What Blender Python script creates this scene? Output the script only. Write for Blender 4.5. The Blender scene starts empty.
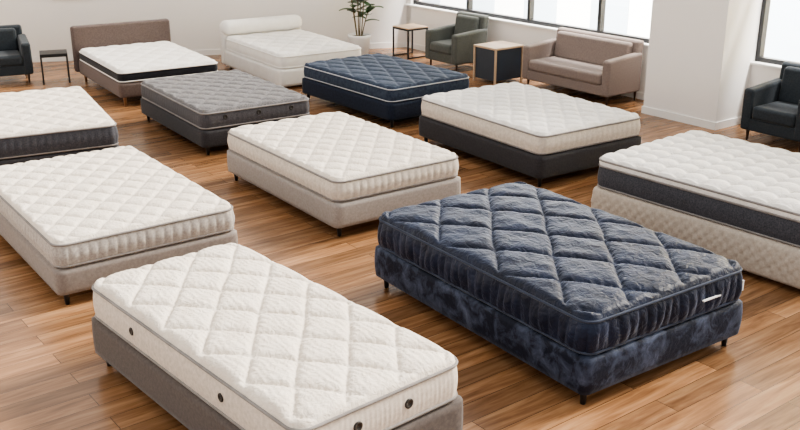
import bpy, numpy as np, math, random
from mathutils import Vector, Matrix, noise as mnoise
random.seed(7)
S=bpy.context.scene; C=S.collection
TH=math.radians(37.4)
AX=np.array([math.cos(TH),math.sin(TH)])      # across the room, towards the window wall
CX=np.array([math.sin(TH),-math.cos(TH)])     # along the window wall, towards the viewer

# ------------------------------------------------------------ materials
def nodes(name):
    m=bpy.data.materials.new(name); m.use_nodes=True
    return m,m.node_tree.nodes,m.node_tree.links,m.node_tree.nodes['Principled BSDF']
def plain(name,col,rough=.5,metal=0,noise=0.0):
    m,N,L,b=nodes(name)
    b.inputs['Base Color'].default_value=(*col,1); b.inputs['Roughness'].default_value=rough; b.inputs['Metallic'].default_value=metal
    if noise:
        tc=N.new('ShaderNodeTexCoord'); n=N.new('ShaderNodeTexNoise'); n.inputs['Scale'].default_value=3; n.inputs['Detail'].default_value=5
        L.new(tc.outputs['Object'],n.inputs['Vector'])
        r=N.new('ShaderNodeValToRGB'); r.color_ramp.elements[0].color=(*[c*(1-noise) for c in col],1); r.color_ramp.elements[1].color=(*[min(1,c*(1+noise)) for c in col],1)
        L.new(n.outputs['Fac'],r.inputs['Fac']); L.new(r.outputs['Color'],b.inputs['Base Color'])
    return m
def fabric(name,c1,c2,scale=8,weave=350,bump=.25,sheen=.15,rough=.85,pos=(.35,.65),wr=0,wrs=25,detail=6,wd=.015,stint=(1,1,1),distort=0):
    m,N,L,b=nodes(name)
    tc=N.new('ShaderNodeTexCoord')
    n=N.new('ShaderNodeTexNoise'); n.inputs['Scale'].default_value=scale; n.inputs['Detail'].default_value=detail; n.inputs['Roughness'].default_value=.65; n.inputs['Distortion'].default_value=distort
    L.new(tc.outputs['Object'],n.inputs['Vector'])
    r=N.new('ShaderNodeValToRGB'); e=r.color_ramp.elements
    e[0].position=pos[0]; e[1].position=pos[1]; e[0].color=(*c1,1); e[1].color=(*c2,1)
    L.new(n.outputs['Fac'],r.inputs['Fac']); L.new(r.outputs['Color'],b.inputs['Base Color'])
    b.inputs['Roughness'].default_value=rough
    b.inputs['Sheen Weight'].default_value=sheen; b.inputs['Sheen Roughness'].default_value=.4; b.inputs['Sheen Tint'].default_value=(*stint,1)
    b.inputs['Specular IOR Level'].default_value=.25
    w=N.new('ShaderNodeTexNoise'); w.inputs['Scale'].default_value=weave; w.inputs['Detail'].default_value=2
    L.new(tc.outputs['Object'],w.inputs['Vector'])
    bp=N.new('ShaderNodeBump'); bp.inputs['Strength'].default_value=bump; bp.inputs['Distance'].default_value=.002
    L.new(w.outputs['Fac'],bp.inputs['Height'])
    if wr:
        w2=N.new('ShaderNodeTexNoise'); w2.inputs['Scale'].default_value=wrs; w2.inputs['Detail'].default_value=3; w2.inputs['Distortion'].default_value=.8
        L.new(tc.outputs['Object'],w2.inputs['Vector'])
        b2=N.new('ShaderNodeBump'); b2.inputs['Strength'].default_value=wr; b2.inputs['Distance'].default_value=wd
        L.new(w2.outputs['Fac'],b2.inputs['Height']); L.new(bp.outputs['Normal'],b2.inputs['Normal']); L.new(b2.outputs['Normal'],b.inputs['Normal'])
    else: L.new(bp.outputs['Normal'],b.inputs['Normal'])
    return m
M={}
M['cream']=fabric('cream_knit',(.68,.60,.515),(.76,.69,.605),wr=.75,wrs=34)
M['white']=fabric('white_knit',(.75,.71,.66),(.82,.79,.75),wr=.65,wrs=32)
M['greyside']=fabric('grey_side',(.32,.29,.27),(.47,.435,.40),scale=60)
M['creamside']=fabric('cream_side',(.52,.46,.40),(.66,.595,.525),scale=40)
M['greypipe']=fabric('grey_piping',(.20,.185,.175),(.27,.25,.24))
M['whitepipe']=fabric('white_piping',(.76,.73,.69),(.81,.79,.75))
M['palepipe']=fabric('pale_grey_piping',(.42,.43,.45),(.50,.51,.53))
M['taupe_dark']=fabric('dark_taupe_fabric',(.080,.067,.062),(.115,.096,.088),scale=50)
M['taupe']=fabric('taupe_fabric',(.20,.17,.153),(.26,.225,.205),scale=50)
M['lightgrey']=fabric('light_grey_fabric',(.28,.25,.232),(.355,.32,.298),scale=50)
M['charcoal']=fabric('charcoal_fabric',(.030,.028,.032),(.048,.046,.05),scale=60)
M['brownhead']=fabric('brown_fabric',(.10,.075,.068),(.14,.108,.098),scale=60)
M['heather']=fabric('grey_heather',(.080,.077,.082),(.20,.19,.19),scale=70,wr=.3)
M['heather_dark']=fabric('dark_heather',(.045,.043,.05),(.10,.097,.105),scale=90)
M['darkband']=fabric('dark_grey_band',(.036,.038,.046),(.085,.086,.10),scale=90)
M['black']=fabric('black_side',(.010,.011,.015),(.02,.021,.027),scale=60)
M['velvet']=fabric('navy_velvet',(.0022,.0046,.0145),(.0115,.019,.045),scale=5,pos=(.38,.72),sheen=.18,wr=.8,wrs=20,rough=.5,detail=8,stint=(.58,.70,1),distort=.6)
M['velvet_mottle']=fabric('navy_mottled_velvet',(.0025,.005,.016),(.085,.105,.165),scale=8,pos=(.44,.72),sheen=.14,wr=.3,wrs=20,rough=.65,detail=10,stint=(.6,.72,1),distort=.5)
M['navytop']=fabric('navy_quilt',(.021,.031,.053),(.045,.062,.094),scale=20,sheen=.15,stint=(.7,.8,1))
M['navybase']=fabric('navy_fabric',(.008,.013,.028),(.016,.024,.045),scale=40)
M['navypipe']=fabric('navy_piping',(.03,.038,.062),(.048,.06,.09))
M['darkchair']=fabric('dark_grey_chair_fabric',(.022,.028,.034),(.038,.045,.053),scale=60)
M['greenchair']=fabric('green_grey_fabric',(.075,.08,.072),(.108,.113,.102),scale=60)
M['sofa']=fabric('taupe_sofa_fabric',(.19,.15,.132),(.25,.20,.178),scale=60)
M['beigequilt']=fabric('beige_quilt',(.44,.38,.32),(.56,.495,.425),scale=40)
M['metal']=plain('black_metal',(.012,.012,.013),.4)
M['darkwood']=plain('dark_wood',(.06,.03,.018),.45)
M['midwood']=plain('mid_wood',(.22,.11,.05),.45,noise=.2)
M['palewood']=plain('pale_wood',(.50,.36,.24),.45,noise=.15)
M['wall']=plain('wall_paint',(.84,.805,.765),.9,noise=.015)
M['trim']=plain('trim_paint',(.84,.82,.79),.5)
M['frame']=plain('window_frame_metal',(.02,.022,.026),.4)
M['pot']=plain('white_ceramic',(.82,.81,.79),.35)
M['leaf']=plain('leaf_green',(.035,.10,.03),.4,noise=.35)
M['stem']=plain('stem_brown',(.12,.09,.04),.7)
M['soil']=plain('soil',(.03,.02,.015),.95)
M['slate']=plain('slate_panel',(.03,.042,.06),.5,noise=.1)
M['vent']=plain('vent_plastic',(.02,.017,.015),.5)
M['label']=plain('label_white',(.85,.85,.85),.6)
M['facade']=plain('facade_plaster',(.92,.90,.86),.9,noise=.02)
M['facade_y']=plain('facade_yellow',(.90,.74,.42),.9,noise=.05)
M['facade_glass']=plain('facade_window_glass',(.50,.57,.63),.15)
M['pave']=plain('pavement_stone',(.85,.83,.80),.9,noise=.08)
m,N,L,b=nodes('window_glass'); tr=N.new('ShaderNodeBsdfTransparent'); gl=N.new('ShaderNodeBsdfGlossy'); gl.inputs['Roughness'].default_value=.02
mx=N.new('ShaderNodeMixShader'); mx.inputs[0].default_value=.05; L.new(tr.outputs[0],mx.inputs[1]); L.new(gl.outputs[0],mx.inputs[2]); L.new(mx.outputs[0],N['Material Output'].inputs[0]); N.remove(b); M['glass']=m
def floor_mat():
    m,N,L,b=nodes('wood_plank_floor')
    tc=N.new('ShaderNodeTexCoord'); mp=N.new('ShaderNodeMapping'); mp.inputs['Rotation'].default_value=(0,0,-TH)
    L.new(tc.outputs['Object'],mp.inputs['Vector'])
    br=N.new('ShaderNodeTexBrick'); br.offset=.37; br.inputs['Scale'].default_value=1; br.inputs['Brick Width'].default_value=1.6; br.inputs['Row Height'].default_value=.16
    br.inputs['Mortar Size'].default_value=.0022; br.inputs['Mortar Smooth'].default_value=.3
    br.inputs['Color1'].default_value=(0,0,0,1); br.inputs['Color2'].default_value=(1,1,1,1); br.inputs['Mortar'].default_value=(.5,.5,.5,1)
    L.new(mp.outputs[0],br.inputs['Vector'])
    sc=N.new('ShaderNodeVectorMath'); sc.operation='MULTIPLY'; sc.inputs[1].default_value=(1.1,13,1); L.new(mp.outputs[0],sc.inputs[0])
    off=N.new('ShaderNodeVectorMath'); off.operation='MULTIPLY_ADD'; off.inputs[1].default_value=(17,31,9)
    L.new(br.outputs['Color'],off.inputs[0]); L.new(sc.outputs[0],off.inputs[2])
    g=N.new('ShaderNodeTexNoise'); g.inputs['Scale'].default_value=1.6; g.inputs['Detail'].default_value=8; g.inputs['Roughness'].default_value=.6; g.inputs['Distortion'].default_value=.5
    L.new(off.outputs[0],g.inputs['Vector'])
    rp=N.new('ShaderNodeValToRGB'); e=rp.color_ramp.elements; e[0].position=.28; e[1].position=.72
    e[0].color=(.13,.060,.026,1); e[1].color=(.37,.210,.110,1)
    k=rp.color_ramp.elements.new(.5); k.color=(.25,.127,.060,1)
    L.new(g.outputs['Fac'],rp.inputs['Fac'])
    hs=N.new('ShaderNodeHueSaturation'); mr=N.new('ShaderNodeMapRange'); mr.inputs['To Min'].default_value=.68; mr.inputs['To Max'].default_value=1.28
    L.new(br.outputs['Color'],mr.inputs['Value']); L.new(mr.outputs[0],hs.inputs['Value']); L.new(rp.outputs[0],hs.inputs['Color'])
    mxx=N.new('ShaderNodeMix'); mxx.data_type='RGBA'; L.new(br.outputs['Fac'],mxx.inputs[0]); L.new(hs.outputs[0],mxx.inputs[6]); mxx.inputs[7].default_value=(.05,.025,.012,1)
    L.new(mxx.outputs[2],b.inputs['Base Color'])
    b.inputs['Roughness'].default_value=.27
    bp=N.new('ShaderNodeBump'); bp.inputs['Strength'].default_value=.10; bp.inputs['Distance'].default_value=.003; L.new(g.outputs['Fac'],bp.inputs['Height']); L.new(bp.outputs[0],b.inputs['Normal'])
    return m
M['floor']=floor_mat()

# ------------------------------------------------------------ helpers
def mesh_obj(name,V,F,mats,midx=None,smooth=True,parent=None):
    me=bpy.data.meshes.new(name); me.from_pydata([tuple(map(float,v)) for v in V],[],F)
    for mm in mats: me.materials.append(mm)
    if midx is not None: me.polygons.foreach_set('material_index',np.array(midx,dtype=np.int32))
    me.polygons.foreach_set('use_smooth',[smooth]*len(me.polygons)); me.update()
    o=bpy.data.objects.new(name,me); C.objects.link(o)
    if parent: o.parent=parent
    return o
def empty(name,x,y,yaw,z=0):
    e=bpy.data.objects.new(name,None); e.empty_display_size=.2; C.objects.link(e); e.location=(x,y,z); e.rotation_euler=(0,0,yaw); return e
def box(name,x0,x1,y0,y1,z0,z1,mat,parent=None,bev=0.0,seg=3,shear=None):
    V=[(x,y,z) for z in(z0,z1) for y in(y0,y1) for x in(x0,x1)]
    if shear: V=[shear(*v) for v in V]
    F=[(0,2,3,1),(4,5,7,6),(0,1,5,4),(2,6,7,3),(0,4,6,2),(1,3,7,5)]
    o=mesh_obj(name,V,F,[mat],smooth=bev>0,parent=parent)
    if bev:
        md=o.modifiers.new('b','BEVEL'); md.width=bev; md.segments=seg; md.limit_method='NONE'
        md.harden_normals=True
    return o
def tube_ring(P,r,n=6):
    k=len(P); T=np.roll(P,-1,0)-np.roll(P,1,0); T[:,2]=0; T/=np.linalg.norm(T,axis=1)[:,None]+1e-9
    Nn=np.stack([T[:,1],-T[:,0],0*T[:,0]],1)
    V=[];F=[]
    for i in range(n):
        an=2*math.pi*i/n; V.append(P+Nn*r*math.cos(an)+np.array([0,0,1])*r*math.sin(an))
    V=np.concatenate(V)
    for i in range(n):
        i2=(i+1)%n
        for j in range(k):
            j2=(j+1)%k; F.append((i*k+j,i*k+j2,i2*k+j2,i2*k+j))
    return V,F
def pad(name,w,l,z0,z1,step,mats,R=.07,er=.03,quilt=None,side=None,pipes=(),pr=.009,parent=None,seed=0,bulge=.006,M_=8,crown=0.0,split=0.0):
    nx=max(8,int(w/step)); ny=max(8,int(l/step))
    xs=np.linspace(-w/2,w/2,nx+1); ys=np.linspace(-l/2,l/2,ny+1)
    X,Y=np.meshgrid(xs,ys)
    D=np.minimum(w/2-abs(X),l/2-abs(Y))
    cx=w/2-R; cy=l/2-R; ax=abs(X)-cx; ay=abs(Y)-cy; mk=(ax>0)&(ay>0)
    mm=np.maximum(ax,ay); nn=np.hypot(ax,ay)+1e-9
    ax2=np.where(mk,ax*mm/nn,ax); ay2=np.where(mk,ay*mm/nn,ay)
    PX=np.sign(X)*(cx+ax2); PY=np.sign(Y)*(cy+ay2)
    PX=np.where(mk,PX,X); PY=np.where(mk,PY,Y)
    drop=er*(1-np.sqrt(np.clip(1-(1-np.clip(D/er,0,1))**2,0,1)))
    Z=z1-drop+crown*(1-(2*X/w)**4)*(1-(2*Y/l)**4)
    if quilt:
        kind,dx,dy,A=quilt
        wob=np.array([mnoise.noise((float(a)*3+seed,float(c)*3,seed*.7)) for a,c in zip(PX.ravel(),PY.ravel())]).reshape(PX.shape)*.05
        nz=np.array([mnoise.noise((float(a)*9+seed,float(c)*9,seed*1.7)) for a,c in zip(PX.ravel(),PY.ravel())]).reshape(PX.shape)
        P=PX/dx+PY/dy+wob; Q=PX/dx-PY/dy+wob
        s1=abs(np.sin(math.pi*P)); s2=abs(np.sin(math.pi*Q))
        if kind=='diamond':
            puff=(1-np.exp(-s1/.34))*(1-np.exp(-s2/.34))*1.1
            puff+=.05*np.sin(PX*160+nz*4)*np.sin(PY*110+nz*3)
        elif kind=='velvet':
            puff=(1-np.exp(-s1/.17))*(1-np.exp(-s2/.17))
            pk=np.sin(2*math.pi*(P*6+nz*2))*np.exp(-s2/.25)+np.sin(2*math.pi*(Q*6+nz*2))*np.exp(-s1/.25)
            puff+=.09*pk+.16*nz
        elif kind=='tuft':
            P=PX/dx; Q=PY/dy
            puff=(abs(np.sin(math.pi*P))*abs(np.sin(math.pi*Q)))**.5
            r2=((P-np.round(P))*dx)**2+((Q-np.round(Q))*dy)**2
            puff=.7*puff+.3-1.0*np.exp(-r2/(2*.028**2))
        elif kind=='double':
            puff=(1-np.exp(-s1/.24))*(1-np.exp(-s2/.24))*1.06
            pk=np.sin(2*math.pi*(P*10+nz*1.5))*np.exp(-s2/.30)+np.sin(2*math.pi*(Q*10+nz*1.5))*np.exp(-s1/.30)
            puff+=.085*pk+.05*np.sin(PX*170+nz*6)
        fade=np.clip(D/.05,0,1)
        Z+= (A*(puff-1)*(1+.25*nz)+.004*nz)*fade
    V=[np.stack([PX.ravel(),PY.ravel(),Z.ravel()],1)]
    W=nx+1
    F=[(j*W+i,j*W+i+1,(j+1)*W+i+1,(j+1)*W+i) for j in range(ny) for i in range(nx)]; MI=[0]*len(F)
    per=[i for i in range(nx+1)]+[j*W+nx for j in range(1,ny+1)]+[ny*W+i for i in range(nx-1,-1,-1)]+[j*W for j in range(ny-1,0,-1)]
    k=len(per); PP=V[0][per]
    T=np.roll(PP,-1,0)-np.roll(PP,1,0); T[:,2]=0; T/=np.linalg.norm(T,axis=1)[:,None]
    NO=np.stack([T[:,1],-T[:,0],0*T[:,0]],1)
    seg=np.linalg.norm((np.roll(PP,-1,0)-PP)[:,:2],axis=1); s=np.concatenate([[0],np.cumsum(seg)[:-1]]); tot=seg.sum()
    base=len(V[0]); prev=per; zt=z1-er
    for j in range(1,M_+1):
        t=j/M_; z=zt-(zt-z0)*t
        tt=t if not split else ((t/split)if t<=split else (t-split)/(1-split))
        env=max(0,math.sin(math.pi*min(max(tt,.0),1)))**.5 if t<1 else 0
        off=bulge*math.sin(math.pi*tt)*np.ones(k)
        if side and t>split:
            kd,sp,am=side
            n_=max(1,round(tot/sp))
            if kd=='rib': off+=am*(abs(np.sin(math.pi*n_*s/tot))**.5)*env
            elif kd=='block':
                off+=am*(abs(np.sin(math.pi*n_*s/tot))**.45)*env*(.6+.4*abs(math.cos(math.pi*tt*2))**.5)
            elif kd=='pleat': off+=am*(1.0*abs(np.sin(math.pi*n_*s/tot+.5*np.sin(s*9+t*2)))**.5+.5*np.sin(s*23+3*t))*env
            elif kd=='quilt':
                q=z/sp*1.0; off+=am*((abs(np.sin(math.pi*(n_*s/tot+q)))*abs(np.sin(math.pi*(n_*s/tot-q))))**.4)*(env if t<1 else 0)
        ring=PP[:,:]+NO*off[:,None]; ring=ring.copy(); ring[:,2]=z
        V.append(ring); cur=list(range(base,base+k)); base+=k
        for i in range(k):
            i2=(i+1)%k; F.append((prev[i2],prev[i],cur[i],cur[i2])); MI.append(0 if t<=split+1e-6 else 1)
        prev=cur
    F.append(tuple(prev)[::-1]); MI.append(1)
    pl=list(pipes)
    if split: pl.append(zt-(zt-z0)*split)
    for pz in pl:
        P=PP.copy()+NO*(pr*.5); P[:,2]=pz
        tv,tf=tube_ring(P,pr); V.append(tv); F+=[tuple(i+base for i in f) for f in tf]; MI+=[2]*len(tf); base+=len(tv)
    o=mesh_obj(name,np.concatenate(V),F,mats,MI,True,parent)
    return o
def leg(parent,x,y,h,mat,r0=.016,r1=.024,name='leg'):
    V=[];F=[];n=12
    for z,r in((0,r0),(h*.9,r1),(h+.01,r1)):
        for i in range(n): V.append((x+r*math.cos(2*math.pi*i/n),y+r*math.sin(2*math.pi*i/n),z))
    for a in range(2):
        for i in range(n): F.append((a*n+i,a*n+(i+1)%n,(a+1)*n+(i+1)%n,(a+1)*n+i))
    F.append(tuple(range(n))[::-1]); F.append(tuple(range(2*n,3*n)))
    return mesh_obj(name,V,F,[mat],parent=parent)

def bed(x,y,yaw,w,l,h,mt=.25,zb=.10,step=.02,mats=('white','greyside','greypipe'),base='taupe',quilt=('diamond',.4,.5,.014),side=('rib',.05,.004),
        legm='metal',basestep=.04,baseside=None,seed=0,pipeb=True,er=.045,over=.015,legin=.07,pr=.009,basebend=.004,crown=.012,split=0):
    E=empty('bed',x,y,math.radians(yaw))
    zs=h-mt
    mm=[M[k] for k in mats]
    pz=[h-er]+([zs+.014] if pipeb else [])
    pad('mattress',w-over*2,l-over*2,zs+.002,h,step,mm,R=.085,er=er,quilt=quilt,side=side,pipes=pz,pr=pr,parent=E,seed=seed,crown=crown,bulge=.010,split=split,M_=10)
    bm=M[base]
    pad('bed_base',w,l,zb,zs,basestep,[bm,bm,bm],R=.045,er=.015,side=baseside,parent=E,bulge=basebend,M_=12 if baseside else 6)
    i=1
    for sx in(-1,1):
        for sy in(-1,1):
            leg(E,sx*(w/2-legin),sy*(l/2-legin),zb,M[legm],name='leg_%d'%i); i+=1
    return E
def disc(parent,p,nrm,r,mat,name,t=.006,n=20):
    V=[];F=[]
    nv=Vector(nrm).normalized(); q=nv.to_track_quat('Z','Y')
    prof=[(r,-.006),(r,t*.7),(r*.85,t),(r*.6,t),(r*.5,t*.4),(0.001,t*.4)]
    for rr,zz in prof:
        for i in range(n): V.append(Vector(p)+q@Vector((rr*math.cos(2*math.pi*i/n),rr*math.sin(2*math.pi*i/n),zz)))
    for a in range(len(prof)-1):
        for i in range(n): F.append((a*n+i,a*n+(i+1)%n,(a+1)*n+(i+1)%n,(a+1)*n+i))
    return mesh_obj(name,V,F,[mat],parent=parent)

# ------------------------------------------------------------ beds
B=bed(1.006,6.131,34.9,1.42,2.17,.595,mt=.26,step=.010,mats=('velvet','velvet','navypipe'),base='velvet_mottle',quilt=('velvet',.47,.60,.034),side=('pleat',.075,.014),seed=3,er=.05,crown=.022,basebend=.010,pr=.008)
yf=-2.17/2+.015
box('label_bar',.26,.42,yf-.034,yf-.020,.442,.450,M['label'],B)
box('label_tag',.655,.668,yf-.016,yf-.004,.41,.48,M['label'],B)
B=bed(-.785,4.915,40.9,1.07,2.22,.59,mt=.25,step=.008,mats=('cream','creamside','greypipe'),base='taupe_dark',quilt=('double',.32,.40,.030),side=('rib',.03,.003),seed=11,er=.05,crown=.020,over=.018)
yf=-2.22/2+.018
for xx in(-.18,.14): disc(B,(xx,yf-.012,.45),(0,-1,0),.027,M['vent'],'air_vent')
xf=-1.07/2+.018
for yy in(.52,-.45): disc(B,(xf-.012,yy,.45),(-1,0,0),.024,M['vent'],'air_vent')
bed(-2.455,7.50,35.9,1.41,2.17,.51,mt=.22,step=.011,mats=('cream','greyside','greypipe'),base='taupe',quilt=('diamond',.23,.28,.026),side=('block',.07,.012),seed=5)
bed(-.585,8.80,35.4,1.34,2.08,.54,mt=.22,step=.012,mats=('cream','creamside','greypipe'),base='lightgrey',quilt=('diamond',.23,.28,.026),side=('block',.07,.012),seed=9)
bed(1.361,10.189,34.1,1.42,2.05,.56,mt=.23,step=.014,mats=('white','creamside','greypipe'),base='charcoal',quilt=('diamond',.23,.28,.026),side=('block',.07,.010),seed=15)
bed(2.864,7.646,39.7,1.46,2.02,.64,mt=.29,zb=.05,step=.012,mats=('white','darkband','greypipe'),base='beigequilt',quilt=('tuft',.17,.20,.038),side=('rib',.03,.005),seed=21,basestep=.015,baseside=('quilt',.09,.018),split=.2)
bed(-4.017,10.272,27.2,1.47,2.05,.49,mt=.26,zb=.04,step=.014,mats=('cream','darkband','greypipe'),base='charcoal',quilt=('diamond',.27,.33,.024),side=('block',.07,.012),seed=25)
B=bed(-2.102,11.260,33.6,1.34,1.99,.51,mt=.22,step=.016,mats=('heather','heather_dark','greypipe'),base='charcoal',quilt=('diamond',.26,.32,.026),side=('rib',.06,.004),seed=29)
for xx in(-.4,0,.4): disc(B,(xx,-1.99/2+.015-.010,.41),(0,-1,0),.028,M['vent'],'air_vent')
B=bed(-3.573,13.585,32.3,1.39,2.01,.49,mt=.17,zb=.13,step=.022,mats=('white','black','whitepipe'),base='brownhead',quilt=('diamond',.36,.44,.020),side=None,seed=33,legm='midwood')
box('headboard',-.74,.74,1.01,1.12,.13,.80,M['brownhead'],B,bev=.04)
B=bed(-1.637,14.654,32.9,1.37,1.97,.50,mt=.21,zb=.04,step=.022,mats=('white','whitepipe','whitepipe'),base='whitepipe',quilt=('diamond',.36,.44,.020),side=None,seed=37)
box('headboard',-.69,.69,.99,1.13,.04,.56,M['whitepipe'],B,bev=.04)
box('headboard_roll',-.70,.70,.91,1.18,.49,.72,M['whitepipe'],B,bev=.11,seg=6)
bed(-.206,12.456,37.6,1.30,2.0,.51,mt=.20,step=.016,mats=('navytop','navytop','palepipe'),base='navybase',quilt=('diamond',.26,.50,.022),side=None,seed=41,pr=.007)

# ------------------------------------------------------------ seating
def seat_piece(name,x,y,phi,w,d,mat,legm,hs=.40,hb=.76,ha=.58,aw=.13,nback=1,legh=.13,rake=.09):
    E=empty(name,x,y,phi); m=M[mat]
    box('seat_frame',-w/2+aw*.5,w/2-aw*.5,-d/2+.02,d/2-.05,legh,legh+.14,m,E,bev=.02)
    box('seat_cushion',-w/2+aw+.003,w/2-aw-.003,-d/2,d/2-.14,legh+.135,hs+.02,m,E,bev=.045,seg=4)
    sh=lambda px,py,pz:(px,py+rake*(pz-legh)/(hb-legh),pz)
    iw=w-2*aw
    box('backrest',-w/2+aw*.35,w/2-aw*.35,d/2-.20,d/2-.075,legh+.05,hb,m,E,bev=.04,seg=4,shear=sh)
    for i in range(nback):
        a=-iw/2+iw*i/nback+.006; b_=-iw/2+iw*(i+1)/nback-.006
        box('back_cushion_%d'%(i+1),a,b_,d/2-.29,d/2-.18,hs,hb-.03,m,E,bev=.045,seg=4,shear=sh)
    for sx,nm in((-1,'arm_left'),(1,'arm_right')):
        x0,x1=sorted((sx*w/2,sx*(w/2-aw)))
        ar=lambda px,py,pz:(px,py,pz+(.05 if (py>0 and pz>legh+.1) else 0))
        box(nm,x0,x1,-d/2+.01,d/2-.06,legh,ha,m,E,bev=.035,seg=4,shear=ar)
    i=1
    for sx in(-1,1):
        for sy in(-1,1):
            leg(E,sx*(w/2-.07),sy*(d/2-.09),legh,M[legm],r0=.011,r1=.019,name='leg_%d'%i); i+=1
    return E
PH=TH-math.pi/2
sf=np.array([2.265,13.015])+AX*.31-CX*.03
seat_piece('sofa',sf[0],sf[1],PH,1.60,.74,'sofa','darkwood',hb=.80,ha=.60)
seat_piece('armchair',.89,15.10,PH,.76,.72,'greenchair','darkwood',hb=.82)
ac=np.array([4.04,10.91])+AX*.16+CX*.40
seat_piece('armchair',ac[0],ac[1],PH,.80,.74,'darkchair','darkwood',hb=.84,ha=.60)
seat_piece('armchair',-5.83,14.10,math.radians(25),.80,.74,'darkchair','darkwood',hb=.76)
def side_table(x,y,phi,s,h,topm,name='side_table'):
    E=empty(name,x,y,phi); a=s/2; t=.011
    box('table_top',-a,a,-a,a,h-.02,h,M[topm],E,bev=.004)
    k=1
    for sx in(-1,1):
        for sy in(-1,1):
            X=sx*(a-t);Y=sy*(a-t); box('leg_%d'%k,X-t,X+t,Y-t,Y+t,0,h-.019,M['metal'],E); k+=1
    for sy in(-1,1):
        Y=sy*(a-t); box('rail_x_%d'%k,-a+2*t,a-2*t,Y-t,Y+t,h-.045,h-.02,M['metal'],E); k+=1
        box('rail_y_%d'%k,Y-t,Y+t,-a+2*t,a-2*t,h-.045,h-.02,M['metal'],E);k+=1
        box('rail_low_%d'%k,Y-t,Y+t,-a+2*t,a-2*t,.0,.02,M['metal'],E);k+=1
side_table(.17,16.12,PH,.42,.50,'palewood')
side_table(-5.05,14.08,math.radians(20),.38,.43,'metal')
E=empty('cabinet_side_table',1.440,14.12,PH)
box('table_top',-.24,.24,-.28,.28,.50,.53,M['palewood'],E,bev=.005)
box('cabinet_body',-.215,.215,-.255,.255,.05,.499,M['slate'],E,bev=.006)
for k,(sx,sy) in enumerate([(-1,-1),(-1,1),(1,-1),(1,1)]):
    X=sx*.225;Y=sy*.265; box('leg_%d'%(k+1),X-.013,X+.013,Y-.013,Y+.013,0,.499,M['palewood'],E)
# plant
E=empty('potted_plant',-.68,16.25,0)
prof=[(.001,0),(.13,0),(.15,.02),(.19,.30),(.195,.34),(.178,.34),(.172,.30),(.001,.29)]
V=[];F=[];mi=[];n=28
for r,z in prof:
    for i in range(n): V.append((r*math.cos(2*math.pi*i/n),r*math.sin(2*math.pi*i/n),z))
for a in range(len(prof)-1):
    for i in range(n): F.append((a*n+i,a*n+(i+1)%n,(a+1)*n+(i+1)%n,(a+1)*n+i)); mi.append(1 if a==6 else 0)
mesh_obj('pot',V,F,[M['pot'],M['soil']],mi,parent=E)
V=[];F=[];LV=[];LF=[]
def tube(path,r0,r1,V,F,n=7):
    b0=len(V)
    for j,p in enumerate(path):
        t=(path[min(j+1,len(path)-1)]-path[max(j-1,0)]).normalized(); q=t.to_track_quat('Z','Y'); r=r0+(r1-r0)*j/(len(path)-1)
        for i in range(n): V.append(p+q@Vector((r*math.cos(2*math.pi*i/n),r*math.sin(2*math.pi*i/n),0)))
    for j in range(len(path)-1):
        for i in range(n): F.append((b0+j*n+i,b0+j*n+(i+1)%n,b0+(j+1)*n+(i+1)%n,b0+(j+1)*n+i))
def leaf(p,d,ln,wd,droop):
    d=d.normalized(); sd=d.cross(Vector((0,0,1))).normalized(); up=sd.cross(d)
    b0=len(LV); K=9
    for j in range(K):
        t=j/(K-1); w_=wd*math.sin(math.pi*min(t*.92+.04,1))**.7; c=p+d*ln*t-Vector((0,0,1))*droop*ln*t*t
        for s_ in(-1,0,1): LV.append(c+sd*w_*.5*s_+up*(.12*wd*abs(s_)))
    for j in range(K-1):
        for s_ in range(2): a=b0+j*3+s_; LF.append((a,a+1,a+4,a+3))
for st in range(6):
    an=2*math.pi*st/6+.4; top=Vector((.20*math.cos(an),.16*math.sin(an),.78+.17*st)); b_=Vector((.04*math.cos(an),.04*math.sin(an),.28))
    path=[b_.lerp(top,t)+Vector((0,0,.06*math.sin(math.pi*t))) for t in np.linspace(0,1,8)]
    tube(path,.010,.005,V,F)
    for k in range(7):
        t=.40+.60*k/6; p=b_.lerp(top,t)+Vector((0,0,.06*math.sin(math.pi*t)))
        aa=an+k*2.4+random.uniform(-.3,.3)
        leaf(p,Vector((math.cos(aa),.8*math.sin(aa),.55+random.uniform(-.2,.3))),random.uniform(.22,.30),random.uniform(.13,.18),random.uniform(.2,.5))
mesh_obj('stems',V,F,[M['stem']],parent=E); mesh_obj('leaves',LV,LF,[M['leaf']],parent=E)

# ------------------------------------------------------------ room
WD=10.42
base0=np.array([.13,17.02])
corner=base0+AX*(WD-base0@AX)
def wp(t,off=0): return corner+AX*off+CX*t
bd=np.array([math.cos(math.radians(13.3)),math.sin(math.radians(13.3))])
def backy(x): return corner[1]+(x-corner[0])*bd[1]/bd[0]
H=3.4
end=wp(17)
xl=-9.0
mesh_obj('floor',[(xl,-2,0),(end[0],-2,0),(end[0],end[1],0),(corner[0],corner[1],0),(xl,backy(xl),0),
                  (xl,-2,-.1),(end[0],-2,-.1),(end[0],end[1],-.1),(corner[0],corner[1],-.1),(xl,backy(xl),-.1)],
         [(0,1,2,3,4),(9,8,7,6,5),(0,5,6,1),(1,6,7,2),(2,7,8,3),(3,8,9,4),(4,9,5,0)],[M['floor']],smooth=False)
EW=empty('wall_right',corner[0],corner[1],PH)
SILL=.72; HEAD=2.9; LN=17
box('knee_wall',0,LN,0,.25,0,SILL,M['wall'],EW)
box('header',0,LN,0,.25,HEAD,H,M['wall'],EW)
box('end_pier',-.2,.12,0,.25,0,H,M['wall'],EW)
box('sill_ledge',.0,LN,-.04,.26,SILL,SILL+.03,M['trim'],EW,bev=.006)
pN=np.array([3.76,11.24]); tN=(pN-corner)@CX; dN=-(pN-corner)@AX
EP=empty('wall_pillar',corner[0],corner[1],PH)
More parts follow.
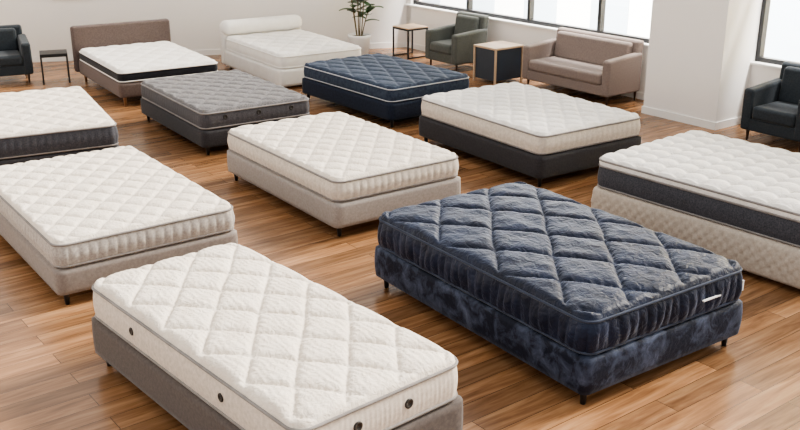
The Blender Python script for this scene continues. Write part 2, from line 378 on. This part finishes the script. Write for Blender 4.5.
box('pillar_body',tN-1.08,tN,-dN,.24,0,H,M['wall'],EP)
box('pillar_trim',tN-1.095,tN+.015,-dN-.015,-.0,0,.09,M['trim'],EP)
def window(n,t0,t1,parts):
    E=empty('window_%d'%n,corner[0],corner[1],PH); f=.055
    z0,z1=SILL+.03,HEAD
    box('frame_bottom',t0,t1,.06,.14,z0,z0+f,M['frame'],E); box('frame_top',t0,t1,.06,.14,z1-f,z1,M['frame'],E)
    box('frame_transom',t0,t1,.065,.135,z1-.65,z1-.65+f,M['frame'],E)
    for i in range(parts+1):
        c=t0+(t1-t0-f)*i/parts; box('mullion_%d'%(i+1),c,c+f,.055,.145,z0,z1,M['frame'],E)
    box('glass',t0+.01,t1-.01,.098,.102,z0+.01,z1-.01,M['glass'],E)
window(1,.12,tN-1.08,4)
window(2,tN+.0,LN,7)
ob=box('baseboard_right',0,LN,-.015,0,0,.09,M['trim'],None); ob.location=(corner[0],corner[1],0); ob.rotation_euler=(0,0,PH)
Lb=(corner[0]-xl)/bd[0]
ob=box('wall_back',-Lb,.1,0,.2,0,H,M['wall']); ob.location=(corner[0],corner[1],0); ob.rotation_euler=(0,0,math.radians(13.3))
ob=box('baseboard_back',-Lb,0,-.015,0,0,.09,M['trim']); ob.location=(corner[0],corner[1],0); ob.rotation_euler=(0,0,math.radians(13.3))
box('wall_left',xl-.2,xl,-2,backy(xl)+.1,0,H,M['wall'])
E=empty('framed_print',corner[0],corner[1],math.radians(13.3))
tx=-5.5
box('print_frame',tx-.3,tx+.3,-.03,-.002,.98,1.80,M['greypipe'],E,bev=.004); box('print_sheet',tx-.27,tx+.27,-.034,-.03,1.01,1.77,M['trim'],E)

EX=empty('street_building',corner[0],corner[1],PH)
box('facade',-14,3.2,7,9,-4,9,M['facade'],EX); box('facade_yellow',3.2,22,7.1,9,-4,9,M['facade_y'],EX)
k=1
for zz in(-3.2,-.6,2.0,4.6):
    for t in np.arange(-13,21,2.2):
        box('facade_window_%d'%k,t,t+1.1,6.97,7.3,zz,zz+1.6,M['facade_glass'],EX)
        box('facade_sill_%d'%k,t-.1,t+1.2,6.85,7.1,zz-.12,zz,M['trim'],EX); k+=1
ob=box('street_pavement',-20,24,.3,7.2,-4.1,-4,M['pave']); ob.location=(corner[0],corner[1],0); ob.rotation_euler=(0,0,PH)

# ------------------------------------------------------------ light
W=bpy.data.worlds.new('world'); S.world=W; W.use_nodes=True
bg=W.node_tree.nodes['Background']; bg.inputs[0].default_value=(1,.978,.945,1); bg.inputs[1].default_value=.92
sd=bpy.data.lights.new('sun','SUN'); sd.energy=6.2; sd.angle=math.radians(16); sd.color=(1,.945,.87)
so=bpy.data.objects.new('sun',sd); C.objects.link(so)
dirv=Vector((-.66,-.36,-.56)); so.rotation_euler=dirv.to_track_quat('-Z','Y').to_euler()
ad=bpy.data.lights.new('facade_fill_light','AREA'); ad.shape='RECTANGLE'; ad.size=22; ad.size_y=1.5; ad.energy=9000; ad.color=(1,.98,.95)  # unseen fill light, added to brighten the facade outside the windows
ao=bpy.data.objects.new('facade_fill_light',ad); C.objects.link(ao)
p=corner+CX*4+AX*.9; ao.location=(p[0],p[1],4.6)
zax=-Vector((AX[0],AX[1],-.7)).normalized(); xax=Vector((CX[0],CX[1],0)); yax=zax.cross(xax)
ao.rotation_euler=Matrix((xax,yax,zax)).transposed().to_euler()
S.view_settings.look='AgX - Medium High Contrast'
S.view_settings.exposure=.4

cd=bpy.data.cameras.new('camera'); cd.sensor_width=36; cd.lens=968.3/800*36
co=bpy.data.objects.new('camera',cd); C.objects.link(co); co.location=(0,0,2.916); co.rotation_euler=(math.pi/2-.3416,0,0)
cd.clip_end=200
S.camera=co
